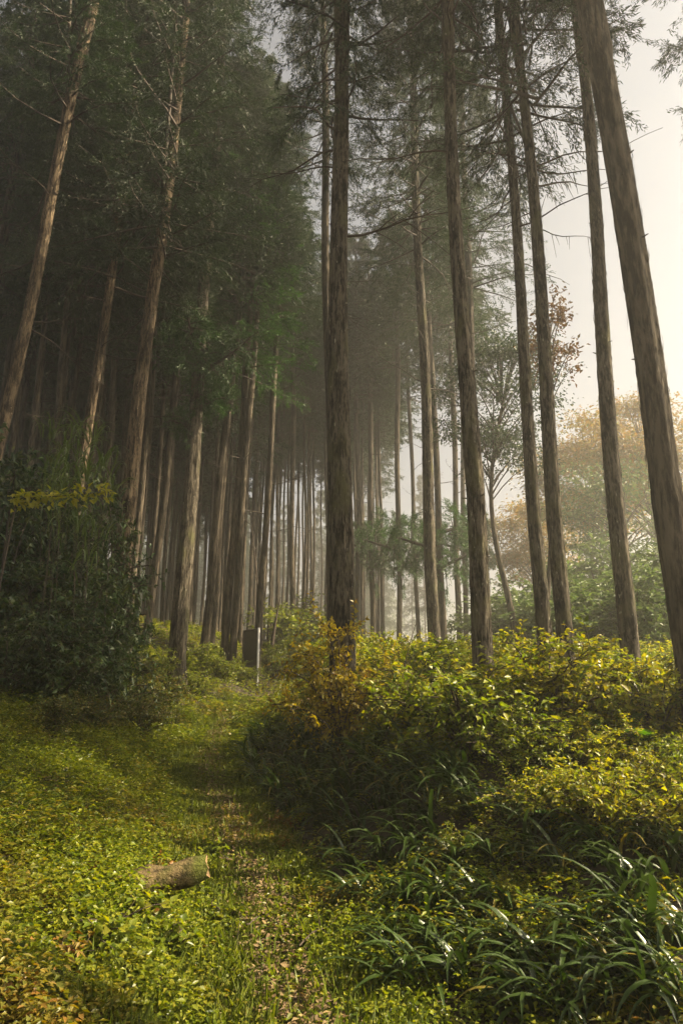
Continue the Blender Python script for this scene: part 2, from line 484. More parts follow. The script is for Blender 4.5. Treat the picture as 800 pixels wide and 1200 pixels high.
def trunk_geo(d0, h1, d1, H, top, seed, sides=22, crook=0.05, flare=.45):
    """top = lateral (x,y) shift of the axis at height H"""
    r = np.random.default_rng(seed)
    zs = np.concatenate([np.linspace(-.5, 1, 12), np.arange(1.2, H, .4 if sides < 20 else .16), [H]])
    k = (d1 - d0) / h1
    rad = np.maximum((d0 + k * zs) / 2, .03)
    rad = np.where(zs > h1, np.maximum(d1 / 2 * (1 - (zs - h1) / max(H - h1, .1)) + .02, .02), rad)
    rad = rad * (1 + flare * np.exp(-np.maximum(zs, 0) / .3))
    th = np.linspace(0, 2 * np.pi, sides, endpoint=False)
    ph = r.uniform(0, 6, 6)
    fl = 1 + .035 * np.sin(3 * th + ph[0])[None] + .03 * np.sin(7 * th + ph[1] + .15 * zs[:, None]) + .02 * np.sin(11 * th[None] + ph[2] + .5 * zs[:, None])
    fl = fl + (.12 * np.exp(-np.maximum(zs, 0) / .4))[:, None] * np.sin(5 * th + ph[3])[None]
    fl = fl + r.normal(0, .012, fl.shape)
    if sides > 20:      # long bark ridges that shift slowly with height
        nr = r.normal(0, 1, (len(zs) // 3 + 3, sides))
        k3 = np.arange(len(zs)) / 3.0
        i3 = k3.astype(int); w3 = (k3 - i3)[:, None]
        fl = fl + .030 * (nr[i3] * (1 - w3) + nr[i3 + 1] * w3)
    f = zs / H
    cx = top[0] * f + crook * np.sin(zs * .55 + ph[4]) * np.clip(zs / 3, 0, 1)
    cy = top[1] * f + crook * np.sin(zs * .45 + ph[5]) * np.clip(zs / 3, 0, 1)
    X = cx[:, None] + rad[:, None] * fl * np.cos(th)
    Y = cy[:, None] + rad[:, None] * fl * np.sin(th)
    Z = np.repeat(zs[:, None], sides, 1)
    V = np.stack([X, Y, Z], -1).reshape(-1, 3)
    n = len(zs)
    i = np.arange(n - 1)[:, None] * sides
    j = np.arange(sides)[None]; j2 = (j + 1) % sides
    Q = np.stack([i + j, i + j2, i + sides + j2, i + sides + j], -1).reshape(-1, 4)
    if sides > 20:      # peeling bark strips and broken branch stubs, proud of the trunk
        m = int(900 * min(H, 16) / 16)
        iz = r.integers(8, np.searchsorted(zs, 16.0), m); ia = r.integers(0, sides, m)
        G = V.reshape(n, sides, 3)
        P = G[iz, ia]
        C = np.stack([cx[iz], cy[iz], zs[iz]], -1)
        O = unit(P - C)
        T_ = unit(G[np.minimum(iz + 1, n - 1), ia] - P)
        sgn = r.choice([-1, 1], m)[:, None]
        D = T_ * sgn + O * r.uniform(.015, .07, (m, 1)) + r.normal(0, .04, (m, 3))
        v2, t2 = leaf_geo(P + O * .002, D, O, r.uniform(.07, .30, m), r.uniform(.010, .026, m), .12, -.01, .5)
        q2 = np.stack([t2[0::2, 0], t2[1::2, 1], t2[0::2, 1], t2[0::2, 2]], -1)
        V2, Q2 = [V, v2], [Q, q2 + len(V)]
        off = len(V) + len(v2)
        ms = 14
        iz = r.integers(20, np.searchsorted(zs, 13.0), ms); ia = r.integers(0, sides, ms)
        for a_, b_ in zip(iz, ia):
            p0 = G[a_, b_]; o_ = unit(p0 - np.array([cx[a_], cy[a_], zs[a_]]))
            L_ = r.uniform(.02, .07)
            sv, sq = tube(np.linspace(p0 - o_ * .02, p0 + o_ * L_ + np.array([0, 0, r.uniform(-.03, .05)]), 3), [.013, .010, .005], 5)
            V2.append(sv); Q2.append(sq + off); off += len(sv)
        V = np.concatenate(V2); Q = np.concatenate(Q2)
    return V, Q

TREES = []
def cedar(label, base, topp, w0, w1, H=25, crown=None, cz=13, cs=1.0, bark='bark', dead=6, dz=(5, 13), dlen=(1., 2.2), group=None, Y=None, sides=40, crook=.04, tufts=()):
    """base / topp: pixel of trunk foot and of a high point on its axis; w0, w1: its widths there in pixels"""
    if Y is None:
        B = gp(*base)
    else:
        d = ray(*base); B = d * (Y / d[1]); B[2] = float(height(B[0], B[1]))
    d = ray(*topp)
    t = B[1] / d[1]
    P = np.array([0, 0, EYE]) + d * t
    h1 = P[2] - B[2]
    top = ((P[0] - B[0]) * H / h1, 0.0)
    dep0 = B[1] * math.cos(PITCH) + (B[2] - EYE) * math.sin(PITCH)
    dep1 = P[1] * math.cos(PITCH) + (P[2] - EYE) * math.sin(PITCH)
    d0 = .87 * w0 * dep0 / F; d1 = .87 * w1 * dep1 / F
    print('cedar', [round(float(v), 2) for v in B], 'd0 %.2f d1 %.2f h1 %.1f lean %.1f' % (d0, d1, h1, math.degrees(math.atan2(top[0], H))))
    root = ob('cedar_tree', None, None, B)
    tag(root, label, 'tree', group)
    seed = len(TREES) + 50
    V, Q = trunk_geo(d0, h1, d1, H, top, seed, sides, crook)
    tr = ob('trunk', mk('trunk', V, Q, M[bark], smooth=True), root)
    r = np.random.default_rng(seed + 500)
    if crown:
        lean = math.atan2(top[0], H)
        c = ob('crown', crown[0], root, (top[0] * cz / H, 0, cz), (0, lean, r.uniform(0, 6)), (cs, cs, (H - cz + .4) / 13))
        ob('branches', crown[1], c)
    for k in range(dead):
        z = r.uniform(*dz)
        L = r.uniform(*dlen)
        az = r.uniform(0, 6.28)
        ob('dead_branch', DEAD[r.integers(0, 8)], root, (top[0] * z / H, 0, z), (0, r.uniform(-.35, .25), az), L)
    for (ty, az, sc_) in tufts:
        d = ray(topp[0], ty); zz = EYE + d[2] * B[1] / d[1] - B[2]
        f_ = ob('foliage_tuft', TUFT[0], root, (top[0] * zz / H, 0, zz), (0, R(70), az), sc_)
        ob('branches', TUFT[1], f_)
    TREES.append((B[0], B[1]))
    return root

N_, A_, FR, FA = CR_NEAR, CR_AIRY, CR_FRESH, CR_FAR
# near trees, read from the photograph
cedar('thick straight cedar trunk rising through the golden-leaved bush on the mound', (401, 862), (398, 55), 37, 18, 24, N_[0], 10.0, .58, 'bark', 4, (7, 10))
cedar('dark slim cedar close behind the thick trunk that rises through the golden bush', (391, 800), (379, 55), 15, 8, 24, A_[1], 14, .75, 'bark_far', 5, (9, 14), Y=17)
cedar('slender bare cedar behind mound shrubs, between golden bush and thick flecked cedar', (511, 800), (481, 55), 17, 8, 25, N_[2], 12.8, 1.0, 'bark', 9, (8, 15), Y=19)
cedar('thick cedar with pale flecked bark in the middle of the mound shrubs', (569, 868), (526, 55), 29, 14, 24, N_[3], 10.8, .65, 'bark', 6, (8, 12.5))
cedar('thin pale cedar half hidden behind the thick flecked mound cedar', (566, 800), (541, 130), 12, 7, 25, A_[0], 13.5, 1.0, 'bark_far', 8, (8, 14), Y=22)
cedar('slimmer of the paired cedars on the mound, standing behind its twin', (645, 838), (589, 70), 21, 9.5, 24, A_[1], 10.2, .9, 'bark', 9, (8, 12))
cedar('thicker of the paired cedars on the mound, standing just in front', (672, 852), (609, 70), 23, 12, 24, A_[0], 10.6, .9, 'bark', 9, (7.5, 12))
cedar('straight flecked cedar beyond the paired cedars, next to the dark leaning trunk', (745, 850), (680, 70), 26, 13, 24, N_[0], 14.0, .8, 'bark', 2, (11, 13))
cedar('stout dark trunk leaning inward above the strap-leaved plants, bark coloured dark for shade', (832, 905), (702, 75), 43, 31, 24, N_[2], 14.5, .8, 'bark_far', 2, (12, 14))  # a near trunk in the darker bark: its shade is put into the colour
# left bank
cedar('warm brown cedar with curved root base beside the bank shrubs', (127, 797), (214, 60), 24, 11, 24, N_[1], 10, 1.0, 'bark_warm', 7, (6.5, 13), crook=.045)
cedar('tall sunlit cedar at path edge with mossy bark and foliage tuft', (205, 806), (261, 60), 24, 8, 26, N_[3], 15.5, .75, 'bark', 8, (8, 15), tufts=[(440, -.5, 1.2), (470, .6, .9), (410, 2.6, 1.2), (500, 2.8, .7), (425, -1.6, 1.2)])
cedar('thin sunlit cedar rising behind drooping bamboo on the bank', (70, 720), (168, 60), 15, 8, 24, N_[0], 9.5, 1.0, 'bark_warm', 8, (6, 12), Y=16)
cedar('lit leaning cedar on the bank above the yellow-leaved sapling', (-45, 690), (99, 58), 17, 13, 22, N_[2], 11.5, .8, 'bark_warm', 6, (6, 11), Y=13)
cedar('cedar with low dense fresh green crown behind the mossy sunlit cedar', (238, 772), (286, 300), 12, 7, 21, FR, 10.3, 1.15, 'bark_far', 2, (7, 10), Y=23)
# mid distance trunks left of the thick trunk
mids = [((172, 740), (212, 409), 11, 9), ((137, 640), (155, 422), 10, 8), ((68, 600), (89, 413), 10, 9), ((100, 610), (124, 426), 10, 9), ((158, 680), (179, 465), 9, 8),
        ((246, 772), (269, 457), 11, 9), ((262, 778), (287, 457), 11, 8), ((271, 784), (289, 530), 11, 8), ((300, 792), (319, 492), 11, 7), ((342, 768), (343, 496), 7.5, 6), ((420, 760), (418, 480), 6.5, 5)]
mlab = ['slim cedar standing on the bank between the warm brown cedar and the mossy one', None, None, None, None,
        'dark cedar in the row beside the trail board, farthest from it', 'dark cedar in the row beside the trail board, middle one', 'half-lit cedar right next to the trail board', 'slender cedar just behind the trail board, dead limbs below crown',
        'thin straight cedar past the split snag, where the path fades', None]
for k, (b, t, w0, w1) in enumerate(mids):
    lab = mlab[k]; grp = None
    if lab is None:
        lab = 'slim dark cedar on the shaded slope behind the bank thicket and drooping bamboo' if k < 6 else 'slim grey cedar standing in mist beyond the mound shrubs'
        grp = 'cedars on the shaded slope' if k < 6 else 'misty cedars beyond the mound'
    Yk = None
    if k in (1, 2, 3, 4): Yk = 820 * .32 / w0
    if k == 0: Yk = 22
    if k == 10: Yk = 36
    cedar(lab, b, t, w0, w1, 25, (N_ + FA)[k % 7], [12, 10, 9.5, 10, 11, 14, 14, 14, 14, 14, 14][k], 1.0, 'bark_far', 6, (5, 13), (.8, 1.8), grp, Yk, 12)
for (b, t, w0, w1, Y) in [((468, 780), (465, 444), 7.5, 6.5, 34), ((437, 775), (433, 465), 7, 6.5, 36), ((491, 770), (479, 465), 6, 5, 40), ((539, 775), (531, 500), 8, 7, 32),
                          ((546, 770), (541, 480), 7, 6, 38), ((449, 770), (444, 500), 5, 4, 44), ((521, 775), (506, 444), 10, 8, 28)]:
    cedar('slim grey cedar standing in mist beyond the mound shrubs', b, t, w0, w1, 25, FA[len(TREES) % 3], 15, 1.1, 'bark_far', 8, (7, 15), (.8, 1.9), 'misty cedars beyond the mound', Y, 12, tufts=[(600 + 25 * (w0 % 3), 0.3, 1.5), (645, 2.9, 1.7), (665, -.4, 1.4)] if w0 in (7.5, 7, 10) else ())

# the rest of the grove: copies of four shared trunks
FTR = []
for s in range(4):
    V, Q = trunk_geo(.21, 14, .15, 25, (random.uniform(-.5, .9), 0), 900 + s, 9, .05, .3)
    FTR.append(mk('trunk', V, Q, M['bark_far'], smooth=True))
def grove(x, y, label, group, cz, sc):
    z = float(height(x, y))
    root = ob('cedar_tree', None, None, (x, y, z), (0, 0, 0), sc)
    tag(root, label, 'tree', group)
    ob('trunk', random.choice(FTR), root, rot=(0, 0, random.choice((0, .3, -.4, .6))))
    c = ob('crown', random.choice(FA) if y > 24 else random.choice(N_ if x > 0 else FA + N_), root, (.3 * cz / 25, 0, cz), (0, 0, random.uniform(0, 6)), (1, 1, (25.4 - cz) / 12))
    ob('branches', random.choice(FA)[1] if False else bpy.data.meshes[c.data.name.replace('crown', 'branches')], c)
    for k in range(4):
        zz = random.uniform(6, cz)
        ob('dead_branch', random.choice(DEAD), root, (.3 * zz / 25, 0, zz), (0, random.uniform(-.3, .2), random.uniform(0, 6.28)), random.uniform(.8, 1.8))
for me_, b_ in FA + N_ + A_ + [FR]:
    b_.name = me_.name.replace('crown', 'branches')
for k in range(len(FA)): FA[k] = (FA[k][0], bpy.data.meshes[FA[k][0].name.replace('crown', 'branches')])
FA = [f[0] for f in FA]; N_ = [f[0] for f in N_]
cnt = 0
tries = 0
while cnt < 225 and tries < 20000:
    tries += 1
    y = 17 + 43 * rng.uniform()
    x = rng.uniform(-.53, .06) * (y + 2)
    if abs(x - pathx(y)) < 1.6 and y < 34: continue
    if y < 36 and x > -.125 * y: continue
    if y < 29 and x > -.22 * y: continue
    if y < 22 and x > -.27 * y: continue
    if min((x - a) ** 2 + (y - b) ** 2 for a, b in TREES) < (1.15 if y < 35 else 1.25) ** 2: continue
    TREES.append((x, y))
    left = x < -.16 * y
    cz = random.uniform(9.5, 13) if left else random.uniform(15, 18)
    pxx = 400 + F * x / (y * math.cos(PITCH) + (height(x, y) - EYE) * math.sin(PITCH))
    for lim, lab, grp in ((62, 'slim dark cedar on the shaded slope above the yellow-leaved sapling', 'cedars above the yellow sapling'),
                          (136, 'slim dark cedar on the shaded slope behind the bank thicket and drooping bamboo', 'cedars on the shaded slope'),
                          (212, 'slim dark cedar standing in shade between the warm brown cedar and the mossy sunlit cedar', 'cedars behind the warm and mossy cedars'),
                          (285, 'slim dark cedar standing in shade between the mossy sunlit cedar and the trail board', 'cedars behind the trail board'),
                          (392, 'thin misty cedar deep in the grove between the trail board and the thick trunk', 'thin misty cedars past the trail board'),
                          (9999, 'thin misty cedar deep in the grove past the golden-leaved bush', 'thin misty cedars past the golden bush')):
        if pxx < lim: break
    grove(x, y, lab, grp, cz, random.uniform(.82, 1.0))
    cnt += 1
print('grove', cnt)
k = 0
while k < 46:
    y = rng.uniform(92, 118); x = rng.uniform(-.34, .13) * y
    if min((x - a) ** 2 + (y - b) ** 2 for a, b in TREES) < 2.2 ** 2: continue
    TREES.append((x, y)); k += 1
    grove(x, y, 'leafy tree closing the misty far end of the grove', 'leafy trees at the far end', random.uniform(3, 7), random.uniform(.75, 1.0))
for k, (x, y, sc) in enumerate([(7.5, 6.5, 1), (8.5, 4, 1), (11, 8.5, 1), (9, 9.5, 1), (10.5, 4, 1), (10, 12.5, 1), (12.5, 7.5, 1), (12, 15, 1), (8, 1.5, 1), (14, 11, 1)]):  # added trees, mostly out of view, that shade the left canopy and haze
    TREES.append((x, y))
    grove(x, y, 'cedar past the dark leaning trunk, added mostly out of view for its shade', 'added shade cedars', 13.5, sc)

# far-off wood closing the view: one mass
nw = 900
wx = rng.uniform(-130, 140, nw); wy = rng.uniform(150, 190, nw)
wz = height(wx, wy)
wh = rng.uniform(1, 17, nw) * np.where(wx > 16, .75, 1)
r_ = np.stack([wx, wy, wz + wh], -1)
PP = (r_[:, None] + rng.normal(0, 1, (nw, 45, 3)) * np.array([1.5, 1.5, 1.3])).reshape(-1, 3)
V, T = leaf_geo(PP, rng.normal(0, 1, PP.shape), rng.normal(0, 1, PP.shape), rng.uniform(.5, 1.1, len(PP)), rng.uniform(.3, .6, len(PP)), .2, .1)
st = np.stack([np.stack([wx, wy, wz - .2], -1), np.stack([wx, wy, wz + wh * .6], -1), r_], 1)
V2, Q2 = tubes_fast(st, .16, .03, 4)
Q3 = np.concatenate([Q2[:, [0, 1, 2]], Q2[:, [0, 2, 3]]])
VV, TT = joinv([(V, T), (V2, Q3)])
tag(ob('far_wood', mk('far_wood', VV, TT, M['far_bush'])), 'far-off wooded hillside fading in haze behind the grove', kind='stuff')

# ------------------------------------------------------------------ shrubs and other plants
def shrub_mesh(seed, Rr, H, ns, nt, nl, L, W, mat, spread=1.0, updir=.2, droop=.15, flat=0.0):
    r = np.random.default_rng(seed)
    az = np.arange(ns) * 2.399 + r.uniform(-.4, .4, ns)
    rr = Rr * np.sqrt(r.uniform(.05, 1, ns)) * spread
    hh = H * (1 - .5 * (rr / Rr) ** 2) * r.uniform(.6, 1.1, ns)
    s = np.linspace(0, 1, 6)
    def axis(s):
        return np.stack([np.cos(az)[:, None] * rr[:, None] * s ** 1.4, np.sin(az)[:, None] * rr[:, None] * s ** 1.4, hh[:, None] * np.sin(s * np.pi / 2 * 1.08)], -1)
    WV, WQ = tubes_fast(axis(np.repeat(s[None], ns, 0)), .012 * H ** .5, .003, 4)
    st = r.uniform(.2, 1, (ns, nt))
    B = axis(st)
    td = r.normal(0, 1, B.shape); td[..., 2] = td[..., 2] * (1 - flat) * .6 + updir
    td = unit(td)
    tl = Rr * .42 * r.uniform(.4, 1.1, (ns, nt))
    TW = B[:, :, None] + td[:, :, None] * tl[..., None, None] * np.linspace(0, 1, 3)[None, None, :, None]
    TW[..., 2] -= (droop * tl)[..., None] * np.linspace(0, 1, 3) ** 2
    tv, tq = tubes_fast(TW.reshape(-1, 3, 3), .004, .0015, 3)
    WV, WQ = joinv([(WV, WQ), (tv, tq)])
    u = (np.arange(nl) + .5)[None, None] / nl * np.ones((ns, nt, 1)) + r.uniform(-.05, .05, (ns, nt, nl))
    P = B[:, :, None] + td[:, :, None] * (tl[..., None] * u)[..., None]
    P[..., 2] -= droop * tl[..., None] * u * u
    sd = np.where(np.arange(nl) % 2 == 0, 1., -1.)[None, None, :, None]
    X = unit(np.cross(td, [0, 0, 1.0]))[:, :, None]
    D = td[:, :, None] * .55 + X * sd * .8 + r.normal(0, .35, P.shape)
    D[..., 2] -= .15
    Nn = r.normal(0, .45, P.shape); Nn[..., 2] += 1
    n = P.size // 3
    V, T = leaf_geo(P.reshape(-1, 3), D.reshape(-1, 3), Nn.reshape(-1, 3), L * r.uniform(.55, 1.25, n), W * r.uniform(.6, 1.25, n), .2, .15, .42)
    return mk('foliage', V, T, mat), mk('stems', WV, WQ, M['twig'])

def put_shrub(meshes, name, pos, sc, label, cat, group=None, rz=None, tilt=(0, 0)):
    root = ob(name, None, None, pos, (tilt[0], tilt[1], random.uniform(0, 6.28) if rz is None else rz), sc)
    tag(root, label, cat, group)
    f = ob('foliage', meshes[0], root)
    ob('stems', meshes[1], root)
    return root

SH_Y = [shrub_mesh(100 + s, .75, .8, 22, 12, 11, .06, .034, M['shrub_y']) for s in range(4)]
SH_G = [shrub_mesh(110 + s, .75, .8, 22, 12, 11, .06, .032, M['shrub_g']) for s in range(4)]
SH_D = [shrub_mesh(120, .9, 1.3, 24, 14, 12, .085, .042, M['shrub_d']), shrub_mesh(121, 1.0, 1.35, 14, 16, 12, .06, .030, M['shrub_d'], spread=1.15), shrub_mesh(122, .8, 1.5, 12, 16, 12, .10, .034, M['shrub_d'], spread=1.2, droop=.5), shrub_mesh(123, .9, 1.3, 16, 14, 12, .055, .034, M['shrub_o'], spread=1.1)]
SH_O = [shrub_mesh(130 + s, .9, 1.1, 22, 13, 11, .065, .036, M['shrub_o']) for s in range(2)]
SH_GOLD = shrub_mesh(140, 1.0, 1.15, 30, 14, 12, .065, .04, M['shrub_gold'])
SH_P = [shrub_mesh(150 + s, 1.8, 2.6, 26, 16, 14, .17, .07, M['far_bush'], flat=.4) for s in range(3)]

def ground_at(x, y):
    return (x, y, float(height(x, y)) - .03)

def no_tree(x, y, d=.3):
    return min((x - a) ** 2 + (y - b) ** 2 for a, b in TREES) > d * d

g = gp(398, 862)
gold = g
put_shrub(SH_GOLD, 'golden_shrub', ground_at(g[0] + .02, g[1] - .45), (1.0, .75, 1.4), 'golden-leaved bush wrapped around the foot of the thick straight cedar', 'bush')
# shrubs all over the mound
k = 0; tries = 0; placed = []
while k < 140 and tries < 9000:
    tries += 1
    y = rng.uniform(5.0, 16)
    x = pathx(y) + 1.3 + rng.uniform(0, 1) * (0.62 * y + 2.5 - pathx(y) - 1.3)
    if y < 7.4 and x < .75: continue
    if placed and min((x - a) ** 2 + (y - b) ** 2 for a, b in placed) < (.5 if y < 9 else .68) ** 2: continue
    if not no_tree(x, y): continue
    if x - pathx(y) < 1.75 and 7 < y < 13 and rng.uniform() < .8: continue
    if abs(x - gold[0]) < .9 and gold[1] - 1.5 < y < gold[1] + .2: continue
    placed.append((x, y))
    yl = rng.uniform() < .55
    edge = .42 if x - pathx(y) < 2.2 else 1.0
    sc = rng.uniform(.6, .85) if y < 7 else rng.uniform(.95, 1.45)
    put_shrub(random.choice(SH_Y if yl else SH_G), 'leafy_shrub', ground_at(x, y), sc * edge,
              'yellowing small-leaved shrub in the sunlit thicket on the mound' if yl else 'bright green small-leaved shrub in the sunlit thicket on the mound',
              'shrub', 'yellowing shrubs on the mound' if yl else 'green shrubs on the mound')
    k += 1
# low shrubs where the path fades and under the row of cedars
for (px, py, s) in [(215, 800, .8), (240, 790, .8), (258, 800, .7), (318, 795, .9), (345, 790, 1.0), (372, 800, .9), (230, 815, .7), (185, 800, .8), (335, 770, 1.4), (365, 770, 1.4), (285, 800, .6), (420, 790, 1.2)]:
    g = gp(px, py, 40)
    put_shrub(random.choice(SH_G), 'leafy_shrub', ground_at(g[0], g[1]), s * g[1] / 14, 'low green bush at the foot of the cedars where the path fades', 'shrub', 'low bushes at the path end')
# dark evergreen bushes of the bank
for (px, py, dy, s) in [(75, 760, 9.5, 1.0), (105, 740, 10.5, 1.1), (60, 700, 11, 1.2), (95, 690, 11.6, 1.2), (130, 720, 12.2, 1.0), (60, 640, 12, 1.3), (100, 630, 12.6, 1.4), (140, 660, 13.2, 1.1),
                      (70, 580, 12.8, 1.4), (110, 590, 13.2, 1.3), (20, 720, 9.5, 1.2), (15, 620, 11, 1.4), (30, 560, 12.5, 1.5), (130, 770, 11.2, .75)]:
    d = ray(px, py - 45); t = dy / d[1]
    x, y = d[0] * t, dy
    zt = EYE + d[2] * t
    z = max(float(height(x, y)) - .05, zt - .9 * s)
    # the bush is as tall as the bank view needs: scale its height from the ground to the pixel
    hz = float(height(x, y)) - .05
    need = max((zt - hz) / 1.25, s * .8)
    q_ = random.choice((0, 0, 1, 1, 2, 2, 3))
    put_shrub(SH_D[q_], 'bank_bush', (x, y, hz), (s, s, need), ['dark glossy broad-leaved evergreen bush in the thicket covering the bank', 'dark small-leaved bush in the thicket covering the bank', 'dark long-leaved drooping bush in the thicket covering the bank', 'olive small-leaved bush in the dark thicket covering the bank'][q_], 'bush', ['broad-leaved bank bushes', 'small-leaved bank bushes', 'long-leaved bank bushes', 'olive bank bushes'][q_])
for (px, py, dy, s, lab) in [(70, 815, 8.6, .6, 'low olive bush at the foot of the bank thicket under the yellow sapling'), (105, 808, 9.8, .65, 'low rusty olive bush at the foot of the evergreen thicket'), (175, 770, 12.5, 1.0, 'olive and rust leaved bush between the warm cedar and the mossy cedar'), (165, 790, 11.0, .75, 'low olive bush in front of the warm brown cedar roots'), (192, 785, 13.4, .7, 'small olive bush against the mossy sunlit cedar')]:
    d = ray(px, py); t = dy / d[1]
    put_shrub(SH_O[int(px) % 2], 'olive_bush', ground_at(d[0] * t, dy), s, lab, 'bush')
# pale bushes in haze to the right
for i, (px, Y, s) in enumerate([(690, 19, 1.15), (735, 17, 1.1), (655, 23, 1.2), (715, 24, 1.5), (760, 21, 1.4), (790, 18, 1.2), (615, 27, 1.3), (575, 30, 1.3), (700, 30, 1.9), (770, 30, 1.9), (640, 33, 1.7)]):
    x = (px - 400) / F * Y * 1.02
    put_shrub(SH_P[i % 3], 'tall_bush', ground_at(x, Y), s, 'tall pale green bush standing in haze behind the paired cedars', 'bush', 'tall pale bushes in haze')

# ------------------------------------------------------------------ strap-leaved plants: every leaf its own part
def strap_mesh(seed, L, W, arch, mat, name='leaf', nseg=9, twist=.2):
    r = np.random.default_rng(seed)
    s = np.linspace(0, 1, nseg)
    a0 = R(75) ; a1 = a0 - arch
    ang = a0 + (a1 - a0) * s ** 1.1
    ds = L / (nseg - 1)
    x = np.concatenate([[0], np.cumsum(np.cos(ang[:-1]) * ds)])
    z = np.concatenate([[0], np.cumsum(np.sin(ang[:-1]) * ds)])
    w = W * np.sin(np.clip(s * .92 + .12, 0, 1) * np.pi) ** .55 * (1 - .25 * s) * .5
    w[-1] = .0008
    yy = twist * .12 * L * s ** 2 * r.choice([-1, 1])
    nx, nz = -np.sin(ang), np.cos(ang)
    mid = np.stack([x, yy, z], -1)
    lf = mid + np.stack([nx * w * .35, w, nz * w * .35], -1)
    rt = mid + np.stack([nx * w * .35, -w, nz * w * .35], -1)
    V = np.concatenate([mid, lf, rt]); n = nseg
    q = []
    for i in range(n - 1):
        q += [(i, i + 1, n + i + 1, n + i), (2 * n + i, 2 * n + i + 1, i + 1, i)]
    return mk(name, V, np.array(q), mat, smooth=True)
STRAP = [strap_mesh(s, random.uniform(.40, .62), random.uniform(.030, .044), R(random.uniform(95, 150)), M['strap']) for s in range(12)]
STRAP_Y = [strap_mesh(60 + s, .45, .026, R(140), M['strap_y']) for s in range(2)]
SEDGE = [strap_mesh(80 + s, random.uniform(.6, .95), .022, R(random.uniform(150, 172)), M['sedge'], nseg=9) for s in range(6)]

def strap_clump(pos, n, sc, az0, spread, label, group, name='strap_leaved_plant', cat='plant', meshes=STRAP, ymix=.06):
    root = ob(name, None, None, pos, (0, 0, 0), 1)
    tag(root, label, cat, group)
    for i in range(n):
        az = az0 + random.gauss(0, spread)
        me_ = random.choice(STRAP_Y) if random.random() < ymix else random.choice(meshes)
        ob('leaf', me_, root, (random.gauss(0, .05) * sc, random.gauss(0, .05) * sc, random.uniform(-.01, .03)), (random.gauss(0, .12), random.gauss(0.02, .2), az), sc * random.uniform(.65, 1.12))
    return root
straps = [(600, 1125, 1.), (690, 1110, 1.1), (735, 1090, 1.1), (560, 1120, .9), (500, 1120, 1.), (455, 1115, .8), (640, 1150, 1.0), (540, 1160, 1), (480, 1165, 1), (720, 1160, 1.1), (420, 1065, .9), (445, 1060, 1.), (480, 1075, 1.), (520, 1070, 1.), (555, 1080, 1.), (590, 1070, .9),
          (415, 1030, .9), (450, 1015, 1.), (490, 1010, 1.), (530, 1020, .9), (470, 985, .9), (510, 990, .9), (575, 1015, .9), (620, 1010, .9), (660, 1025, .9), (700, 1010, 1.), (730, 1040, 1.), (600, 960, 1.), (635, 975, 1.), (560, 960, .9), (680, 980, .9), (400, 1000, .8),
          (300, 905, .85), (315, 885, .85), (330, 910, .9), (345, 890, .9), (355, 930, .9), (370, 905, .9), (385, 940, .9), (320, 870, .8), (340, 865, .8), (400, 915, .9), (425, 895, .9), (450, 885, .9), (480, 890, .9), (470, 915, .9), (440, 920, .9), (500, 880, .9), (360, 950, .9), (375, 970, .9), (290, 895, .9), (305, 925, .9), (322, 940, .9), (338, 955, .9), (300, 880, .9), (360, 880, .9), (385, 890, .9), (410, 940, .9), (430, 955, .9), (450, 950, .9), (395, 965, 1), (415, 985, 1), (350, 915, .9), (345, 845, .7), (325, 850, .7), (310, 862, .7), (760, 1120, 1.1), (775, 1060, 1), (770, 1155, 1), (795, 1110, 1), (700, 1185, 1), (655, 1190, 1), (750, 1192, 1), (610, 1185, .9), (790, 1185, 1), (795, 1020, 1), (765, 1000, 1), (740, 960, .9), (300, 870, .8), (335, 880, .8), (490, 935, .9), (515, 945, .9), (540, 925, .9), (465, 940, .9), (520, 915, .9), (495, 965, .9), (545, 950, .9), (355, 862, .8), (375, 868, .8)]
for (px, py, s) in straps:
    g = gp(px, py)
    far = py < 955
    lab = 'glossy dark strap-leaved clump on the shaded flank beside the path' if far else 'arching strap-leaved clump with silvery glints low on the mound'
    strap_clump((g[0], g[1], g[2] + (.03 if far else -.01)), random.randint(17, 24), s * (1.25 if far else 1), R(200) + random.gauss(0, .3), .85, lab, 'strap-leaved clumps beside the path' if far else 'strap-leaved clumps low on the mound')
# bamboo grass on the bank
for (px, py, dy) in [(75, 560, 11.4), (95, 565, 11.6), (110, 545, 12), (85, 535, 12), (100, 590, 11.2), (120, 575, 11.8), (65, 590, 10.8), (60, 540, 11.8), (88, 650, 10.4), (105, 655, 10.7), (70, 610, 10.6), (130, 600, 12)]:
    dy -= .5
    d = ray(px, py - 25); t = dy / d[1]
    p = (d[0] * t, dy, EYE + d[2] * t)
    gz = float(height(p[0], p[1])) - .05
    c_ = strap_clump((p[0], p[1], gz), 20, 1.15, R(-70), .9, 'tall thin bamboo plant with long drooping blades leaning over the bank shrubs', 'bamboo plants over the bank', 'bamboo_plant', 'bamboo', SEDGE, 0)
    hz = p[2] - gz
    for l_ in c_.children:
        l_.location.z += hz * (1 if random.random() < .6 else random.uniform(.75, .97))
    for k_ in range(2):
        a_ = random.uniform(0, 6.28)
        b_ = np.array([.10 * math.cos(a_), .10 * math.sin(a_), 0])
        s_ = np.linspace(0, 1, 7)[:, None]
        v, q = tube(b_ * (1 - s_) + np.array([0, 0, hz + .02]) * s_ + np.array([.04, .03, 0]) * np.sin(s_ * 3.1), np.linspace(.007, .003, 7), 5)
        ob('stem', mk('stem', v, q, M['twig'], smooth=True), c_)

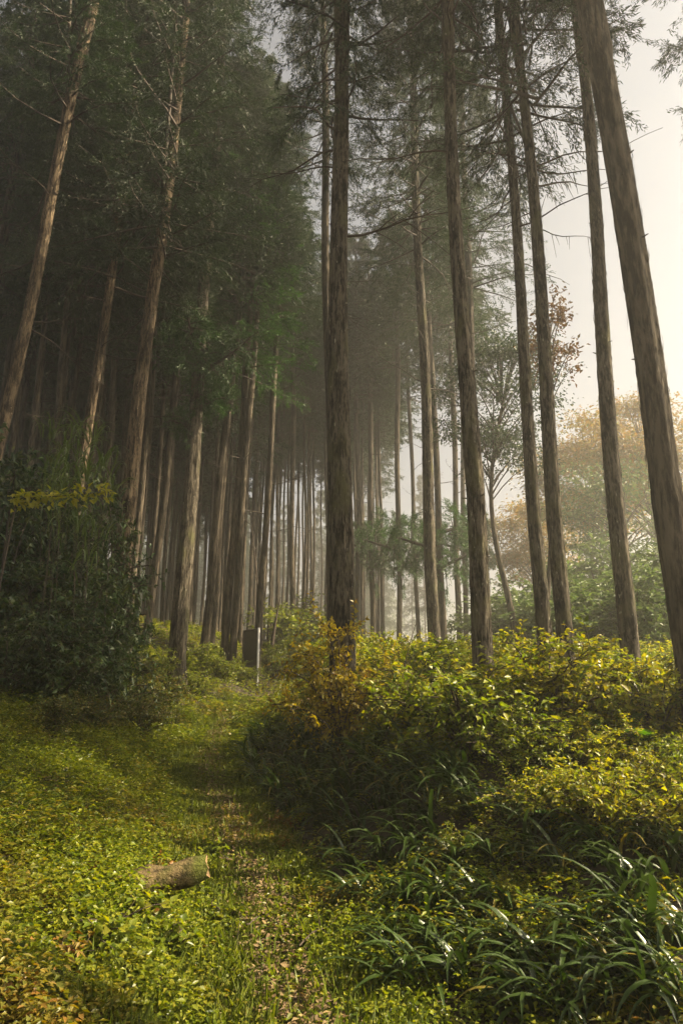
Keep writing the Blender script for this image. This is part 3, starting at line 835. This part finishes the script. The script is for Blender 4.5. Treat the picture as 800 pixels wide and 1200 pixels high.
# ------------------------------------------------------------------ ferns and saplings
def frond_mesh(seed, L, mat, pairs=16, w=.34):
    parts = []
    s = np.linspace(0, 1, pairs)
    def ax(s):
        s = np.asarray(s, float)
        return np.stack([L * s * (1 - .15 * s), 0 * s, L * (.75 * s - .62 * s * s)], -1)
    P = ax(s[1:])
    for sd in (-1, 1):
        ll = L * w * np.sin(np.clip(s[1:] * .9 + .15, 0, 1) * np.pi) ** .8 * .75 + .012
        D = np.stack([np.full(len(P), .45), np.full(len(P), sd * 1.0), np.full(len(P), -.12)], -1)
        parts.append(leaf_geo(P, D, np.tile([[-.2, 0, 1.]], (len(P), 1)), ll, L * .055, .1, .15, .35))
    V, T = joinv(parts)
    tv, tq = tube(ax(np.linspace(0, 1, 8)), np.linspace(.005, .0015, 8), 3)
    tq3 = np.concatenate([tq[:, [0, 1, 2]], tq[:, [0, 2, 3]]])
    V, T = joinv([(V, T), (tv, tq3)])
    return mk('frond', V, T, mat)
FRONDS = [frond_mesh(s, .62 + .1 * s, M['fern']) for s in range(3)]
def fern(pos, n, sc, label, tall=0.0, group=None):
    root = ob('fern', None, None, pos)
    tag(root, label, 'fern', group)
    for i in range(n):
        ob('frond', FRONDS[i % 3], root, (0, 0, tall * random.uniform(.4, 1)), (random.gauss(0, .2), random.gauss(-.15, .2), i * 6.283 / n + random.gauss(0, .25)), sc * random.uniform(.8, 1.15))
    if tall:
        v, q = tube([(0, 0, -.05), (.02, 0, tall * .5), (0, .02, tall)], [.012, .010, .006], 5)
        ob('stem', mk('stem', v, q, M['twig']), root)
    return root
for (px, py, n, sc, tall, lab) in [(650, 850, 9, 1.0, .5, 'tall bright fern-leaved plant at the foot of the paired cedars'),
                                   (705, 850, 8, 1.0, .6, 'bright fern-leaved plant between the paired cedars and the straight flecked cedar'),
                                   (605, 840, 7, .8, .9, 'lanky fern-leaved sapling rising behind the thick flecked cedar'),
                                   (690, 985, 8, .7, 0, 'yellow-green fern low among the strap-leaved clumps'),
                                   (730, 900, 7, .8, .3, 'fern in the thicket below the straight flecked cedar')]:
    g = gp(px, py)
    fern(ground_at(g[0], g[1]), n, sc, lab, tall)

def sapling(name, pos, tipdir, L, mat, label, nl=60, leafL=.075, cat='sapling'):
    root = ob(name, None, None, pos)
    tag(root, label, cat)
    s = np.linspace(0, 1, 12)
    tip = np.asarray(tipdir, float)
    P = s[:, None] * tip[None] * L + np.stack([0 * s, 0 * s, .18 * L * np.sin(s * np.pi)], -1)
    v, q = tube(P, np.linspace(.014, .003, 12), 5)
    ob('stem', mk('stem', v, q, M['twig']), root)
    r = np.random.default_rng(int(abs(L * 1000)) + nl)
    u = r.uniform(.45, 1, nl)
    B = np.stack([np.interp(u, s, P[:, j]) for j in range(3)], -1) + r.normal(0, .05, (nl, 3))
    D = tip[None] + r.normal(0, .7, (nl, 3)); N0 = r.normal(0, .4, (nl, 3)); N0[:, 2] += 1
    V, T = leaf_geo(B, D, N0, leafL * r.uniform(.7, 1.3, nl), leafL * .5 * r.uniform(.8, 1.2, nl), .2, .15)
    ob('leaves', mk('leaves', V, T, mat), root)
    return root
# yellow-leaved branch reaching from the bank
a = ray(20, 585); b = ray(128, 577)
pa = np.array([0, 0, EYE]) + a * 9.2 / a[1]; pb = np.array([0, 0, EYE]) + b * 9.4 / b[1]
gz = float(height(pa[0], pa[1]))
base = np.array([pa[0] - .25, pa[1] + .1, gz - .05])
tv = pb - base
root = ob('yellow_sapling', None, None, base)
tag(root, 'slender sapling leaning from the bank with a spray of bright yellow leaves', 'sapling')
s = np.linspace(0, 1, 14)
mid = (pa - base)
P = np.where(s[:, None] < .62, mid[None] * np.sin(s[:, None] / .62 * np.pi / 2) ** .9, mid[None] + (tv - mid)[None] * ((s[:, None] - .62) / .38))
v, q = tube(P, np.linspace(.02, .004, 14), 5)
ob('stem', mk('stem', v, q, M['twig']), root)
nl = 230
u = rng.uniform(.55, 1, nl)
B = np.stack([np.interp(u, s, P[:, j]) for j in range(3)], -1) + rng.normal(0, .055, (nl, 3))
D = np.array([[.5, -.3, -.3]]) + rng.normal(0, .6, (nl, 3)); N0 = rng.normal(0, .4, (nl, 3)); N0[:, 2] += 1; N0[:, 1] -= .5
V, T = leaf_geo(B, D, N0, .105 * rng.uniform(.7, 1.3, nl), .055, .2, .15)
ob('leaves', mk('leaves', V, T, M['yellow_leaf']), root)

# bare dark stems slanting through the mound shrubs
def slant(name, base, tip, Y, rad, label):
    g = gp(*base) if Y is None else None
    if g is None:
        d = ray(*base); g = np.array([d[0] * Y / d[1], Y, 0]); g[2] = float(height(g[0], g[1]))
    d = ray(*tip); t = (g[1]) / d[1]
    P1 = np.array([0, 0, EYE]) + d * t
    s = np.linspace(0, 1, 9)
    P = (P1 - g)[None] * s[:, None] + np.stack([.05 * np.sin(s * 5), .03 * np.sin(s * 4), -.06 * np.sin(s * np.pi)], -1)
    parts = [tube(P, rad * (1 - s * .75), 6)]
    L = np.linalg.norm(P1 - g)
    for k in range(5):
        i = random.uniform(.35, .9)
        p0 = np.array([np.interp(i, s, P[:, j]) for j in range(3)])
        e = p0 + np.array([random.uniform(-.2, .2), random.uniform(-.15, .15), random.uniform(.1, .25)]) * L * .6
        parts.append(tube(np.linspace(p0, e, 4), np.linspace(rad * .35, rad * .1, 4), 4))
    V, T = joinv(parts)
    root = ob(name, mk(name, V, T, M['twig'], smooth=True), None, g)
    tag(root, label, 'stem')
    return g, P1
slant('bare_stem', (432, 885), (492, 730), 8.2, .012, 'dark bare stem slanting up out of the golden-green shrubs beside the thick cedar')
slant('bare_stem', (520, 880), (600, 745), 8.6, .009, 'thin dark stem leaning toward the thick flecked cedar above the shrubs')
slant('dead_pole', (307, 775), (291, 560), 30, .05, 'thin dead pole leaning against the row of cedars by the trail board')

# ------------------------------------------------------------------ broad-leaved trees to the right
def broadleaf(name, label, foot, H, d0, lean, mat, crownspec, leafL, seed, group=None, nclu=46, nleaf=90, layer=.35):
    """crownspec: (radius x, y, z, centre height)"""
    r = np.random.default_rng(seed)
    root = ob(name, None, None, foot)
    tag(root, label, 'tree', group)
    s = np.linspace(0, 1, 14)
    hx = crownspec[3]
    ax = np.stack([lean[0] * s + (.12 if seed != 14 else .42) * np.sin(s * 5 + seed), lean[1] * s + .08 * np.sin(s * 4), hx * s * 1.0 - .3], -1)
    v, q = tube(ax, d0 / 2 * (1 - .65 * s) * (1 + .5 * np.exp(-s * 14)), 10)
    ob('trunk', mk('trunk', v, q, M['bark_far'], smooth=True), root)
    C = r.normal(0, 1, (nclu, 3)); C = unit(C) * r.uniform(.35, 1, (nclu, 1)) ** .6 * np.array(crownspec[:3]) + np.array([lean[0], lean[1], hx])
    K = np.linspace(0, 1, 5)[None, :, None]
    dist = np.hypot(C[:, 0] - lean[0], C[:, 1] - lean[1])
    i0 = np.clip((C[:, 2] - (r.uniform(.1, .9, nclu)) * dist - .3) / hx, .35, 1)
    B0 = np.stack([np.interp(i0, s, ax[:, j]) for j in range(3)], -1)
    P = B0[:, None] * (1 - K) + C[:, None] * K
    P[..., 2] += .12 * np.linalg.norm(C - B0, axis=1)[:, None] * np.sin(K[..., 0] * np.pi)
    WV, WQ = tubes_fast(P, d0 * .13, .008, 4)
    c = None
    rad = np.array([.85, .85, layer]) * crownspec[0] * .42
    PP = C[:, None] + r.normal(0, .5, (nclu, nleaf, 3)) * rad
    D = (PP - C[:, None]) + r.normal(0, .4, PP.shape); D[..., 2] -= .2
    Nn = r.normal(0, .4, PP.shape); Nn[..., 2] += 1
    n = nclu * nleaf
    V, T = leaf_geo(PP.reshape(-1, 3), D.reshape(-1, 3), Nn.reshape(-1, 3), leafL * r.uniform(.6, 1.3, n), leafL * .55 * r.uniform(.7, 1.3, n), .2, .15)
    c = ob('crown', mk('crown', V, T, mat), root)
    ob('branches', mk('branches', WV, WQ, M['twig']), c)
    return root
def at(px, Y):
    x = (px - 400) / F * Y * 1.0
    return ground_at(x, Y)
broadleaf('autumn_tree', 'rust and olive autumn tree in haze beyond the straight flecked cedar', at(690, 46), 16, .4, (1, 0), M['autumn'], (4.2, 4, 4.6, 11.5), .24, 3, nclu=80, nleaf=210, layer=.22)
broadleaf('autumn_tree', 'orange autumn tree top glowing behind the dark leaning trunk', at(775, 40), 16, .4, (0, 0), M['autumn'], (4.2, 4, 4.4, 11.5), .22, 5, nclu=80, nleaf=210, layer=.22)
broadleaf('autumn_tree', 'low faded autumn tree in haze between the paired cedars and flecked cedar', at(628, 58), 12, .35, (0, 0), M['autumn'], (4.5, 4, 3.6, 8.5), .28, 8, nclu=66, nleaf=180, layer=.22)
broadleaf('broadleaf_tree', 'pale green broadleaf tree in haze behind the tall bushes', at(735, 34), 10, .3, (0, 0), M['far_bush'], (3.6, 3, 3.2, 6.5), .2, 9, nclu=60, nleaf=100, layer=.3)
broadleaf('brown_leaf_tree', 'slender tree with brown-leaved top showing against the sky behind the paired cedars', at(636, 18), 12, .15, (.75, 0), M['brown_leaf'], (.75, .7, 1.9, 9.6), .13, 11, nclu=22, nleaf=55, layer=.8)
broadleaf('crooked_tree', 'crooked dark-leaved tree standing between thick flecked cedar and paired cedars', at(589, 24), 12, .26, (.35, 0), M['needle'], (2.2, 2.0, 3.4, 10), .13, 14, nclu=60, nleaf=190, layer=.3)

# ------------------------------------------------------------------ signboard, snag, log
def box(x0, x1, y0, y1, z0, z1, bev=.0):
    V = np.array([(x, y, z) for x in (x0, x1) for y in (y0, y1) for z in (z0, z1)], float)
    Q = np.array([(0, 1, 3, 2), (4, 6, 7, 5), (0, 4, 5, 1), (2, 3, 7, 6), (0, 2, 6, 4), (1, 5, 7, 3)])
    return V, Q
def boxob(name, dims, mat, parent, bev=.006):
    v, q = box(*dims)
    o = ob(name, mk(name, v, q, mat), parent)
    b = o.modifiers.new('bevel', 'BEVEL'); b.width = bev; b.segments = 2
    return o
g = gp(293, 797, 40)
dep = g[1]
print('sign', g)
sg = ob('trail_board', None, None, (g[0], g[1], g[2]), (0, 0, R(-52)))
tag(sg, 'dark trail notice board on posts, white edge post catching sun, beside the path', 'signboard')
Hs = 58 * dep / F; Ws = .95
boxob('panel', (-Ws / 2 + .05, Ws / 2 - .05, -.02, .02, Hs * .28, Hs - .06), M['board'], sg)
p1 = boxob('post', (Ws / 2 - .05, Ws / 2 + .01, -.03, .03, -.4, Hs), M['whitepost'], sg)
p2 = boxob('post', (-Ws / 2 - .04, -Ws / 2 + .05, -.04, .04, -.4, Hs - .02), M['rail_shaded_post'], sg)  # same white-grey metal as the other post, its shade put into the colour
boxob('rail', (-Ws / 2 + .051, Ws / 2 - .051, -.045, .045, Hs - .075, Hs - .015), M['rail_shaded_post'], sg)
boxob('rail', (-Ws / 2 + .051, Ws / 2 - .051, -.035, .035, Hs * .25, Hs * .285), M['rail_shaded_post'], sg)
p1['label'] = 'white sunlit post'

d = ray(312, 778)
Y = 27.0
g = ground_at(d[0] * Y / d[1], Y)
parts = []
for (tx, ty, w) in ((329, 700, .09), (316, 722, .06), (325, 722, .06)):
    e = ray(tx, ty); P1 = np.array([0, 0, EYE]) + e * Y / e[1] - np.array(g)
    s = np.linspace(0, 1, 7)[:, None]
    P = P1[None] * s + np.array([[.03, 0, 0]]) * np.sin(s * 6)
    parts.append(tube(P, w * np.linspace(1.4, .15, 7), 6))
V, Q = joinv(parts)
tag(ob('split_snag', mk('split_snag', V, Q, M['twig']), None, g), 'dark split snag with jagged tips leaning behind the trail board', 'snag')

g = gp(148, 1052)
root = ob('cut_log', None, None, (g[0], g[1], g[2] + .055), (0, R(-10), R(24)))
tag(root, 'short mossy rotting log half sunk in the weeds beside the path', 'log')
s = np.linspace(-.26, .26, 12)
s = s * 2.0
P = np.stack([s, .015 * np.sin(s * 8), .01 * np.cos(s * 9)], -1)
v, q = tube(P, .078 + .010 * np.sin(s * 17) + rng.normal(0, .004, 12), 14)
v = v + rng.normal(0, .007, v.shape)
ob('bark', mk('bark', v, q, M['log']), root)
for sgn, k in ((-1, 0), (1, 11)):
    ring = v[k * 14:(k + 1) * 14]; c = ring.mean(0) + np.array([.006 * sgn, 0, 0])
    ring = (ring - c) * .9 + c + np.array([.004 * sgn, 0, 0])
    VV = np.concatenate([v[k * 14:(k + 1) * 14], ring, [c]])
    qq = np.array([(j, (j + 1) % 14, 14 + (j + 1) % 14, 14 + j) for j in range(14)])
    tt = np.array([(14 + j, 14 + (j + 1) % 14, 28) for j in range(14)])
    ob('cut_end', mk('cut_end', VV, [qq, tt], M['logend']), root)

# ------------------------------------------------------------------ ground cover
def nz(x, y, s, o=0):
    return (np.sin(x * 1.3 * s + o) * np.sin(y * 1.1 * s + o * 2) + np.sin((x + y) * .83 * s + o * 3) * np.sin((x - y) * .71 * s + 1.7 * o)) * .5

def sprigs(n, ymin, ymax, xfun, kl, L, W, hfun, mask, mat, name, label, seed, bias=1.0):
    r = np.random.default_rng(seed)
    y = ymin + (ymax - ymin) * r.uniform(0, 1, n) ** bias
    x0, x1 = xfun(y)
    x = x0 + (x1 - x0) * r.uniform(0, 1, n)
    keep = r.uniform(0, 1, n) < mask(x, y)
    x, y = x[keep], y[keep]; n = len(x)
    h = hfun(x, y) * r.uniform(.45, 1.15, n)
    z = height(x, y)
    u = r.uniform(.12, 1, (n, kl))
    tilt = r.normal(0, .28, (n, 1, 2))
    P = np.stack([x[:, None] + tilt[..., 0] * h[:, None] * u, y[:, None] + tilt[..., 1] * h[:, None] * u, z[:, None] + h[:, None] * u], -1)
    az = np.arange(kl)[None] * 2.4 + r.uniform(0, 6.3, (n, 1))
    D = np.stack([np.cos(az), np.sin(az), r.uniform(-.35, .45, (n, kl))], -1)
    P = P + D * (.25 * h[:, None, None] * r.uniform(.1, .6, (n, kl, 1)))
    Nn = r.normal(0, .35, P.shape); Nn[..., 2] += 1
    m = n * kl
    sz = (1 + .05 * np.maximum(y - 8, 0)).repeat(kl)
    V, T = leaf_geo(P.reshape(-1, 3), D.reshape(-1, 3), Nn.reshape(-1, 3), L * sz * r.uniform(.35, 1.45, m), W * sz * r.uniform(.5, 1.25, m), .2, .2)
    o = ob(name, mk(name, V, T, mat))
    tag(o, label, kind='stuff')
    print(name, m)
    return o

def flank(x, y): return (x > pathx(y) + .5) * (x < pathx(y) + 1.7) * (y > 6) * (y < 14)
def lx(y): return (-.60 * y - 1.5, pathx(y) + .5)
def rx(y): return (pathx(y) - .1, .60 * y + 1.5)
def pmask(x, y, w=.3, lo=.38):
    return lo + (1 - lo) * sstep(w * .35, w * 1.5, np.abs(x - pathx(y) + .06 * np.sin(y * 3)))
sprigs(40000, 3.0, 13, lx, 8, .036, .023, lambda x, y: .05 + .26 * np.clip(nz(x, y, 4.3, 9) + .15, 0, 1) * sstep(.3, 1.0, np.abs(x - pathx(y))) + .16 * np.clip(nz(x, y, 1.6, 1) + .4, 0, 1) * sstep(.2, 1.2, np.abs(x - pathx(y))) + .04, lambda x, y: pmask(x, y) * (.55 + .45 * (nz(x, y, 3.1, 11) > -.25)), M['cover'], 'ground_cover', 'mixed green and russet weeds carpeting the bank side of the path', 1, 1.15)
sprigs(9000, 12, 34, lambda y: (-.55 * y - 1, pathx(y) + 2), 7, .055, .036, lambda x, y: .18 + .2 * np.clip(nz(x, y, 1.1, 2) + .3, 0, 1), lambda x, y: pmask(x, y, .3, .2), M['cover'], 'ground_cover', 'low weeds spreading beneath the cedars up the slope', 2, 1.4)
sprigs(24000, 2.6, 10, rx, 7, .038, .025, lambda x, y: .05 + .16 * np.clip(nz(x, y, 1.7, 4) + .35, 0, 1), lambda x, y: pmask(x, y) * (.45 + .55 * (nz(x, y, 1.3, 7) > -.1)) * (1 - .35 * (x > pathx(y) + .75) * (y < 7.8)) * (1 - .85 * flank(x, y)), M['cover'], 'ground_cover', 'small leafy weeds between the strap-leaved clumps', 3)
sprigs(9000, 9, 36, rx, 7, .05, .032, lambda x, y: .2 + .25 * np.clip(nz(x, y, 1.1, 5) + .3, 0, 1), lambda x, y: pmask(x, y, .3, .2) * (1 - .9 * flank(x, y)), M['shrub_g'], 'ground_cover', 'low greenery filling between the mound shrubs', 4, 1.5)
sprigs(3600, 3.6, 12, lambda y: (-.60 * y - 1.2, pathx(y) - .55), 16, .052, .017, lambda x, y: .22 + .22 * np.clip(nz(x, y, 2.1, 3) + .2, 0, 1), lambda x, y: np.clip(nz(x, y, 2.4, 6) * 2.2 + .25, 0, 1), M['herb'], 'tall_herbs', 'taller narrow-leaved herbs standing in clumps on the bank', 14)
sprigs(2600, 3.6, 11, lambda y: (pathx(y) + .6, .55 * y + 1), 14, .05, .02, lambda x, y: .2 + .22 * np.clip(nz(x, y, 2.1, 8) + .2, 0, 1), lambda x, y: np.clip(nz(x, y, 2.4, 2) * 2.2 + .25, 0, 1), M['herb'], 'tall_herbs', 'narrow-leaved herbs poking up between the strap leaves', 15)
# grass blades along the path
def grass(n, seed):
    r = np.random.default_rng(seed)
    y = 3 + 17 * r.uniform(0, 1, n) ** 1.4
    off = r.normal(0, .55, n)
    x = pathx(y) + off * .8 - .1
    keep = (r.uniform(0, 1, n) < pmask(x, y, .28, .3)) & (x < pathx(y) + .6)
    x, y = x[keep], y[keep]; n = len(x)
    P = np.stack([x, y, height(x, y)], -1)
    D = r.normal(0, .5, (n, 3)); D[:, 2] = 1
    Nn = r.normal(0, 1, (n, 3))
    V, T = leaf_geo(P, D, Nn, r.uniform(.05, .16, n), .007 * (1 + .05 * np.maximum(y - 6, 0)), .1, .25, .4)
    tag(ob('path_grass', mk('path_grass', V, T, M['grass'])), 'short bright grass fringing the footpath', kind='stuff')
grass(60000, 5)
# dead leaves on the path and through the weeds
def litter(n, seed):
    r = np.random.default_rng(seed)
    y = 2.8 + 17 * r.uniform(0, 1, n) ** 1.5
    x = pathx(y) + r.normal(0, .20, n)
    P = np.stack([x, y, pathz(x, y) + r.uniform(.004, .055, n)], -1)
    D = r.normal(0, 1, (n, 3)); D[:, 2] *= .2
    Nn = r.normal(0, .3, (n, 3)); Nn[:, 2] += 1
    V, T = leaf_geo(P, D, Nn, r.uniform(.02, .055, n), r.uniform(.014, .032, n), .15, .1)
    tag(ob('leaf_litter', mk('leaf_litter', V, T, M['litter'])), 'brown dead leaves scattered along the footpath', kind='stuff')
litter(13000, 6)

# weeds with reddish or big leaves among the ground cover
RED = [shrub_mesh(170 + s, .22, .26, 8, 5, 6, .06, .03, M['red_leaf']) for s in range(2)]
YEL = [shrub_mesh(174 + s, .22, .24, 8, 5, 6, .075, .045, M['yellow_leaf']) for s in range(1)]
BIG = [shrub_mesh(176 + s, .2, .25, 9, 5, 6, .06, .044, M['shrub_g']) for s in range(2)]
for (px, py) in [(80, 935), (110, 940), (95, 1000), (60, 1060), (170, 850), (155, 840), (175, 1090), (235, 800), (330, 975), (330, 1000), (100, 1030), (185, 1035), (65, 850), (330, 810), (240, 1120), (75, 1135)]:
    g = gp(px, py)
    put_shrub(random.choice(RED), 'russet_weed', ground_at(g[0], g[1]), random.uniform(.45, .8), 'small russet and orange leaved weed in the ground cover by the path', 'weed', 'russet weeds by the path')
for (px, py) in [(130, 1060), (160, 1100), (80, 1095), (110, 1130), (60, 1000), (220, 1060), (200, 1130), (265, 1090), (90, 960), (250, 1010)]:
    g = gp(px, py)
    put_shrub(random.choice(BIG), 'broad_leaved_weed', ground_at(g[0], g[1]), random.uniform(.8, 1.2), 'broad-leaved green weed standing in the ground cover by the path', 'weed', 'broad-leaved weeds by the path')

for k, (px, py) in enumerate([(245, 1050), (300, 1100), (200, 1000), (120, 985), (270, 985), (350, 1130), (215, 940), (160, 900), (320, 1060), (90, 1110), (430, 1140), (260, 920)]):
    g = gp(px, py)
    ob_ = ob('fallen_twig', DEAD[k % 8], None, (g[0], g[1], g[2] + .06 + .05 * (k % 2)), (R(80), R(random.uniform(-8, 8)), random.uniform(0, 6)), random.uniform(.3, .6))
    tag(ob_, 'bare dead twig lying in the weeds along the path', 'twig', 'dead twigs by the path')

# ------------------------------------------------------------------ haze
m, nt, out = newmat('haze')
pv = nt.nodes.new('ShaderNodeVolumePrincipled')
pv.inputs['Color'].default_value = (.95, .92, .84, 1)
pv.inputs['Density'].default_value = HAZE_DENSITY
pv.inputs['Anisotropy'].default_value = 0.65
nt.links.new(pv.outputs[0], out.inputs['Volume'])
v, q = box(-200, 200, -90, 330, -2.2, 36)
tag(ob('haze', mk('haze', v, q, m)), 'pale morning haze hanging in the grove', kind='stuff')
